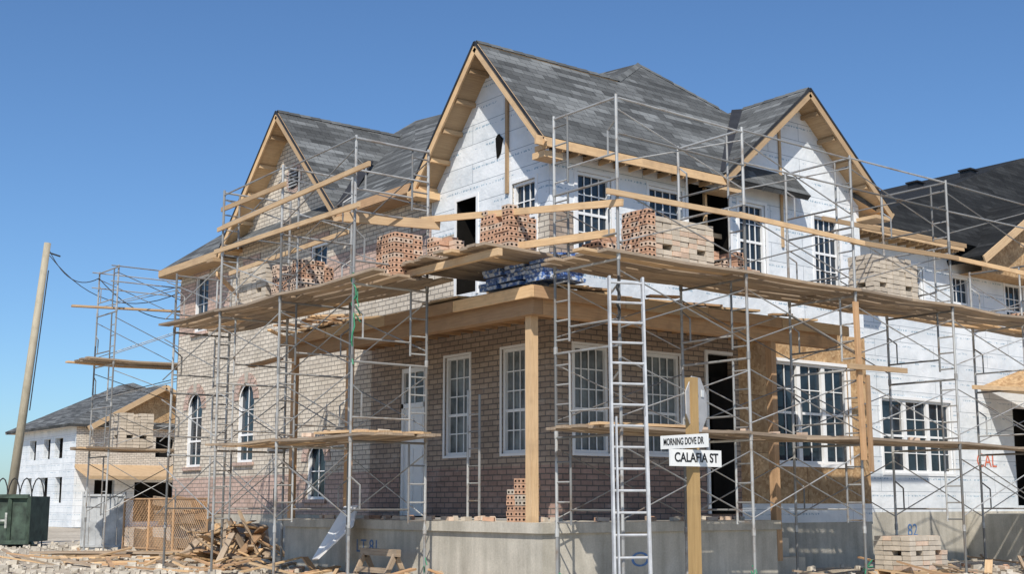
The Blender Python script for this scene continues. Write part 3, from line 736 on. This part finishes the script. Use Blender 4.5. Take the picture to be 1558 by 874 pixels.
stack('brick_stack',5.2,6.61,-3.4,-2.6,5.18,6.1,GG,holes='fork',ragged=.1)
stack('brick_stack',-1.75,-1.34,-1.35,-.94,1.052,1.77,[M_orangeb,M_greyb],holes='cores',ragged=.1)
stack('brick_stack',5.75,6.96,-3.5,-2.69,0.02,.78,[M_greyb,M_pinkb],holes='fork',ragged=.15,pal=True)
stack('brick_stack',11.2,12.61,-3.2,-2.5,5.18,5.5,OR,holes='cores',ragged=.3)
stack('brick_stack',-1.3,-.3,17.5,18.3,2.92,3.9,GG,holes='fork',ragged=.2)
mb=MB()
def loose(n,x0,x1,y0,y1,z):
    for i in range(n):
        x=random.uniform(x0,x1);y=random.uniform(y0,y1);a=random.uniform(0,3)
        mb.beam((x,y,z+.035),(x+.2*math.cos(a),y+.2*math.sin(a),z+.035+random.uniform(0,.02)),.09,.065,random.choice((0,1,1,2)))
loose(26,-1.95,-1.3,-1.8,5,1.052); loose(16,-1.5,3.3,-2.1,-1.7,1.052); loose(22,-3.9,-2.7,0.2,2.0,2.51); loose(16,-3.8,-2.6,5,8,5.2)
loose(20,-1.5,7,-3.7,-2.7,2.51); loose(22,2,9,-3.6,-2.7,5.17); loose(24,7.5,10,-4,-2,.02); loose(28,-3,-2.1,-2,8,.02); loose(14,-4,-3,-1,3,.02); loose(8,-1.9,-.9,-2,.3,5.42)
mb.build('loose_bricks',[M_orangeb,M_pinkb,M_greyb])
M_bag,nt,bb=newmat('shingle_bundle_wrap'); uv=objmap(nt); f=noi(nt,uv,10,3,.6)
L(nt,ramp(nt,f,[(.44,(.08,.16,.42)),(.50,(.16,.30,.60)),(.55,(.60,.66,.76))]),bb.inputs['Base Color']); bb.inputs['Roughness'].default_value=.35
bump(nt,bb,noi(nt,uv,7,4),.05,.8)
mb=MB()
for r in range(6):
    for j in range(3):
        x=-1.98+random.uniform(-.1,.1)+r*.03; y=-1.95+j*.62+random.uniform(-.1,.1)
        h1,h2=random.uniform(-.02,.02),random.uniform(-.02,.02)
        mb.beam((x,y,4.98+r*.085),(x+.45,y,5.02+r*.085+h1),.5,.06,0); mb.beam((x+.44,y,5.02+r*.085+h1),(x+.9,y+.03,5.0+r*.085+h2),.49,.06,0)
mb.build('shingle_bundles',[M_bag])
# ------------------------------------------------------------ utility pole + wires
up=empty('utility_pole')
mb=MB(); pb=V((-1.1,28.1,-.2)); pt=V((-.42,27.55,10.55))
mb.tube(pb,pt,.17,0,12,.12)
mb.build('pole',[M_pole],up,True)
mb=MB(); mb.tube(pt+V((.1,0,-.35)),pt+V((.45,-.1,-.45)),.03,0)
dn=(pb-pt).normalized()
mb.tube(pt+dn*1.0+V((.13,-.12,0)),pt+dn*6+V((.16,-.16,0)),.02,0)
def wire(a,b,sag):
    a=V(a);b=V(b);p=None
    for i in range(15):
        t=i/14; q=a.lerp(b,t)-V((0,0,sag*4*t*(1-t)))
        if p: mb.tube(p,q,.014,0,5)
        p=q
wire(pt+V((.1,0,-.3)),(-1.7,18.7,7.9),.5); wire(pt+V((.1,0,-.45)),(.0,16.7,7.4),.9); wire((-1.7,18.7,7.9),(.3,17.1,6.7),.4)
mb.build('wires',[M_wire],up)
# ------------------------------------------------------------ site objects, left
mb=MB()
p=V((-1.75,23.6,0)); q=V((-3.6,25.2,0)); n_=V((.616,.788,0))
P8=[p,q,q+n_*1.8,p+n_*1.8]; P8=[v+V((0,0,.15)) for v in P8]+[v+V((0,0,1.58)) for v in P8]
mb.box8(P8,0)
for i in range(5):
    c=p.lerp(q,i/4)-n_*.05; mb.beam(c+V((0,0,.1)),c+V((0,0,1.58)),.1,.1,0)
mb.beam(p-n_*.06+V((0,0,1.58)),q-n_*.06+V((0,0,1.58)),.12,.12,0); mb.beam(p-n_*.06+V((0,0,.15)),q-n_*.06+V((0,0,.15)),.12,.12,0)
for v in (p,q): mb.tube(v+n_*.2+V((0,0,.08)),v+n_*.4+V((0,0,.08)),.09,0)
dm=mb.build('dumpster',[M_dgreen])
X_=(p-q).normalized(); textobj('lettering','PH',.7,tuple(p.lerp(q,.42)-n_*.125+V((0,0,.8))),tuple(X_),M_chalk,dm,.001)
mb=MB()
p=V((-.15,19.8,0));q=V((-1.15,20.5,0))
for i in range(6):
    a=p.lerp(q,i/6);b_=p.lerp(q,(i+.94)/6); o=n_*(.03*(i%2))
    mb.box8([a-o,b_-o,b_-o+n_*.04,a-o+n_*.04]+[v+V((0,0,1.6)) for v in (a-o,b_-o,b_-o+n_*.04,a-o+n_*.04)],0)
mb.beam(p+V((0,0,1.6)),q+V((0,0,1.6)),.12,.06,0); mb.beam(p+V((0,0,.1)),q+V((0,0,.1)),.12,.06,0)
for a in (p,q): mb.tube(a,a+V((0,0,1.7)),.04,0)
mb.build('metal_hoarding_panel',[M_gal])
fn=empty('chain_link_fence')
mb=MB(); fp=[V((-.5,18.9,0)),V((-.45,17.2,0)),V((-.5,15.4,0)),V((-.4,13.5,0))]
for a in fp: mb.tube(a,a+V((0,0,1.5)),.035,0)
for a,b_ in zip(fp,fp[1:]):
    for z in (.1,1.48): mb.tube(a+V((0,0,z)),b_+V((0,0,z)),.025,0)
    n=16
    for i in range(-12,n):
        for sgn in (1,-1):
            t0=i/n; t1=(i+12)/n; z0,z1=(.1,1.48) if sgn>0 else (1.48,.1)
            ta=max(0,t0);tb=min(1,t1)
            if tb<=ta: continue
            za=z0+(z1-z0)*(ta-t0)/(t1-t0); zb=z0+(z1-z0)*(tb-t0)/(t1-t0)
            mb.tube(a.lerp(b_,ta)+V((0,0,za)),a.lerp(b_,tb)+V((0,0,zb)),.006,0,3)
mb.build('posts_and_mesh',[M_frame],fn)
mb=MB()
for i in range(16):
    y=13.4+random.uniform(0,5.0); z=random.uniform(.1,1.3)
    mb.beam((-.2,y,z),(-.15,min(18.9,y+random.uniform(1,3)),z+random.uniform(-.2,.2)),.06,.25,random.choice((0,0,1)))
mb.build('stored_boards',[M_plank,M_frame])
mb=MB()
for i in range(5):
    c=V((-1.9+.3*i,27.3-.3*i,0)); pr=None
    for k in range(9):
        t=math.pi*k/8; q_=c+V((.2*math.cos(t)*.8,-.2*math.cos(t),1.3+.9*math.sin(t)))
        if pr: mb.tube(pr,q_,.022,0,5)
        pr=q_
    mb.tube(c+V((.16,-.2,0)),c+V((.16,-.2,1.3)),.022,0,5); mb.tube(c+V((-.16,.2,0)),c+V((-.16,.2,1.3)),.022,0,5)
mb.build('wire_hoops',[M_wire])
mb=MB()
for i in range(5):
    for j in range(2):
        a=V((-4.2+i*.17,15.6-i*.02,.06+j*.07)); mb.beam(a,a+V((2.9+random.uniform(-.5,.5),-2.6+random.uniform(-.1,.1),0)),.14,.05,random.choice((0,1)))
for i in range(16):
    a=V((random.uniform(-4.6,-2.6),random.uniform(9.0,14.5),.05)); an=random.uniform(-1.3,-.4); l=random.uniform(.6,2.2)
    mb.beam(a,a+V((l*math.cos(an),l*math.sin(an),random.uniform(0,.1))),.1,.04,random.choice((0,1,2)))
mb.build('lumber_bundle',[M_wood,M_plank,M_frame])
mb=MB()
for i in range(60):
    x=-1.7+random.gauss(0,.42); y=9.2+random.gauss(0,.8); h=max(0,1.15-1.0*math.hypot((x+1.7)/1.1,(y-9.2)/1.5))
    z=random.uniform(.05,max(.1,h)); an=random.uniform(0,math.pi); el=random.uniform(-.3,1.1); l=random.uniform(.4,1.7)
    d=V((math.cos(an)*math.cos(el),math.sin(an)*math.cos(el),math.sin(el)))
    a=V((x,y,z))-d*l/2; b_=a+d*l
    a.z=max(a.z,.03); b_.z=max(b_.z,.03)
    mb.beam(a,b_,random.choice((.09,.14,.2,.3)),random.choice((.04,.04,.02)),random.choice((0,1,1,2,3)))
mb.build('scrap_wood_pile',[M_wood,M_plank,M_osb,M_frame])
mb=MB()
for i in range(75):
    if i<35: x,y=random.uniform(-4.5,-2.1),random.uniform(-1,9)
    elif i<60: x,y=random.uniform(4,12),random.uniform(-4.8,-2)
    else: x,y=random.uniform(-5.5,-3),random.uniform(6,16)
    an=random.uniform(0,3.1); l=random.uniform(.3,1.5)
    mb.beam((x,y,.04),(x+l*math.cos(an),y+l*math.sin(an),.05+random.uniform(0,.25)),random.choice((.06,.09,.14)),.035,random.choice((0,1,2)))
mb.build('scattered_boards',[M_wood,M_plank,M_frame])
mb=MB()
mb.slab([(-2.95,3.2,.35),(-2.65,3.95,.3),(-2.2,3.55,1.3),(-2.15,3.15,1.32),(-2.4,2.9,.95)],.03,0,0,0)
mb.build('leaning_foam_sheet',[M_white,M_bluep])
mb=MB()
c=V((-2.6,1.5,0))
mb.beam(c+V((0,-.5,.5)),c+V((0,.7,.5)),.09,.12,0)
for yy in (-.4,.6):
    for sx in (-.25,.25): mb.beam(c+V((sx,yy,0)),c+V((0,yy,.48)),.05,.09,0)
mb.beam(c+V((-.17,-.4,.2)),c+V((-.17,.6,.2)),.04,.09,0)
mb.build('sawhorse',[M_plank])
mb=MB()
for i in range(2600):
    d_=random.uniform(22,46); u=random.uniform(-.42,.42) if i%2 else random.uniform(-.42,-.05); x=-15.03+d_*.616+d_*u*.788; y=-18.09+d_*.788-d_*u*.616
    if -2.1<x<24 and -2.3<y<17: 
        if not(x>3.8 and y<-.1): continue
    r=random.choice((.02,.03,.04,.05,.07,.09)) if random.random()<.97 else .15
    P=[]
    for dz in (-.6,.8):
        for a in range(4): P.append((x+r*random.uniform(.6,1.2)*math.cos(a*1.57+.3),y+r*random.uniform(.6,1.2)*math.sin(a*1.57+.3),.03+dz*r*random.uniform(.5,.9)))
    mb.box8(P,0)
mb.build('rubble',[M_stone])
ex=empty('excavator')
mb=MB(); c=V((8,104,0))
mb.box(c+V((-3,-1.4,.1)),c+V((3,-.6,1.3)),1); mb.box(c+V((-3,.6,.1)),c+V((3,1.4,1.3)),1); mb.box(c+V((-2,-1.3,1.3)),c+V((2.4,1.3,3.2)),0); mb.box(c+V((-2.1,-1.3,3.2)),c+V((-.4,.2,4.6)),0)
mb.beam(c+V((-1.5,0,2.5)),c+V((-5.5,0,4.5)),.5,.7,0); mb.beam(c+V((-5.5,0,4.5)),c+V((-8,0,2)),.4,.5,0); mb.box(c+V((-8.8,-.6,1.0)),c+V((-7.2,.6,2.2)),0)
mb.build('body_boom_tracks',[M_yellow,M_wire],ex)
# ------------------------------------------------------------ ground
xs=[-600,-300,-150,-80,-50]+[-40+i*.8 for i in range(101)]+[50,70,100,150,300,600]
ys=[-600,-300,-120,-60,-35]+[-30+i*.8 for i in range(101)]+[60,80,110,150,300,700]
vs=[];fs=[]
for y in ys:
    for x in xs:
        z=0
        if -45<x<45 and -35<y<55:
            z=noise.noise(V((x*.3,y*.3,0)))*.12+noise.noise(V((x*1.1,y*1.1,3)))*.06-.03
        vs.append((x,y,z))
nx=len(xs)
for j in range(len(ys)-1):
    for i in range(nx-1): fs.append((j*nx+i,j*nx+i+1,(j+1)*nx+i+1,(j+1)*nx+i))
me=bpy.data.meshes.new('ground'); me.from_pydata(vs,[],fs); me.materials.append(M_ground); me.polygons.foreach_set('use_smooth',[True]*len(fs)); me.update()
col.objects.link(bpy.data.objects.new('ground',me))
# ------------------------------------------------------------ light
el=47; sd=V((.68,.73,0)).normalized()*math.cos(math.radians(el)); sd.z=-math.sin(math.radians(el))
w=bpy.data.worlds.new('World'); scn.world=w; w.use_nodes=True; nt=w.node_tree; bgN=nt.nodes['Background']
sk=nt.nodes.new('ShaderNodeTexSky'); sk.sky_type='NISHITA'; sk.sun_disc=False; sk.sun_elevation=math.radians(el); sk.sun_rotation=math.atan2(-sd.x,-sd.y)
sk.altitude=200; sk.air_density=1.0; sk.dust_density=.6; sk.ozone_density=2.0
tint=mix(nt,'MULTIPLY',1.0,sk.outputs[0],(.76,1.03,1.30))
nt.links.new(tint,bgN.inputs[0]); bgN.inputs[1].default_value=.098
ld_=bpy.data.lights.new('sun','SUN'); ld_.energy=5.0; ld_.angle=math.radians(.5); ld_.color=(1,.94,.85)
so=bpy.data.objects.new('sun',ld_); so.rotation_euler=sd.to_track_quat('-Z','Y').to_euler(); so.location=(-20,-20,30); col.objects.link(so)
# ------------------------------------------------------------ camera
cd=bpy.data.cameras.new('camera'); cam=bpy.data.objects.new('camera',cd); col.objects.link(cam)
cd.sensor_width=36; cd.lens=1952/1558*36; cd.clip_end=2000; cd.clip_start=.1
fw=V((.616,.788,0)).normalized(); tl=math.radians(9.6)
dv=fw*math.cos(tl)+V((0,0,math.sin(tl)))
cam.location=(-15.03,-18.09,1.35); cam.rotation_euler=dv.to_track_quat('-Z','Y').to_euler()
scn.camera=cam
scn.view_settings.view_transform='Standard'; scn.view_settings.look='None'; scn.view_settings.exposure=0
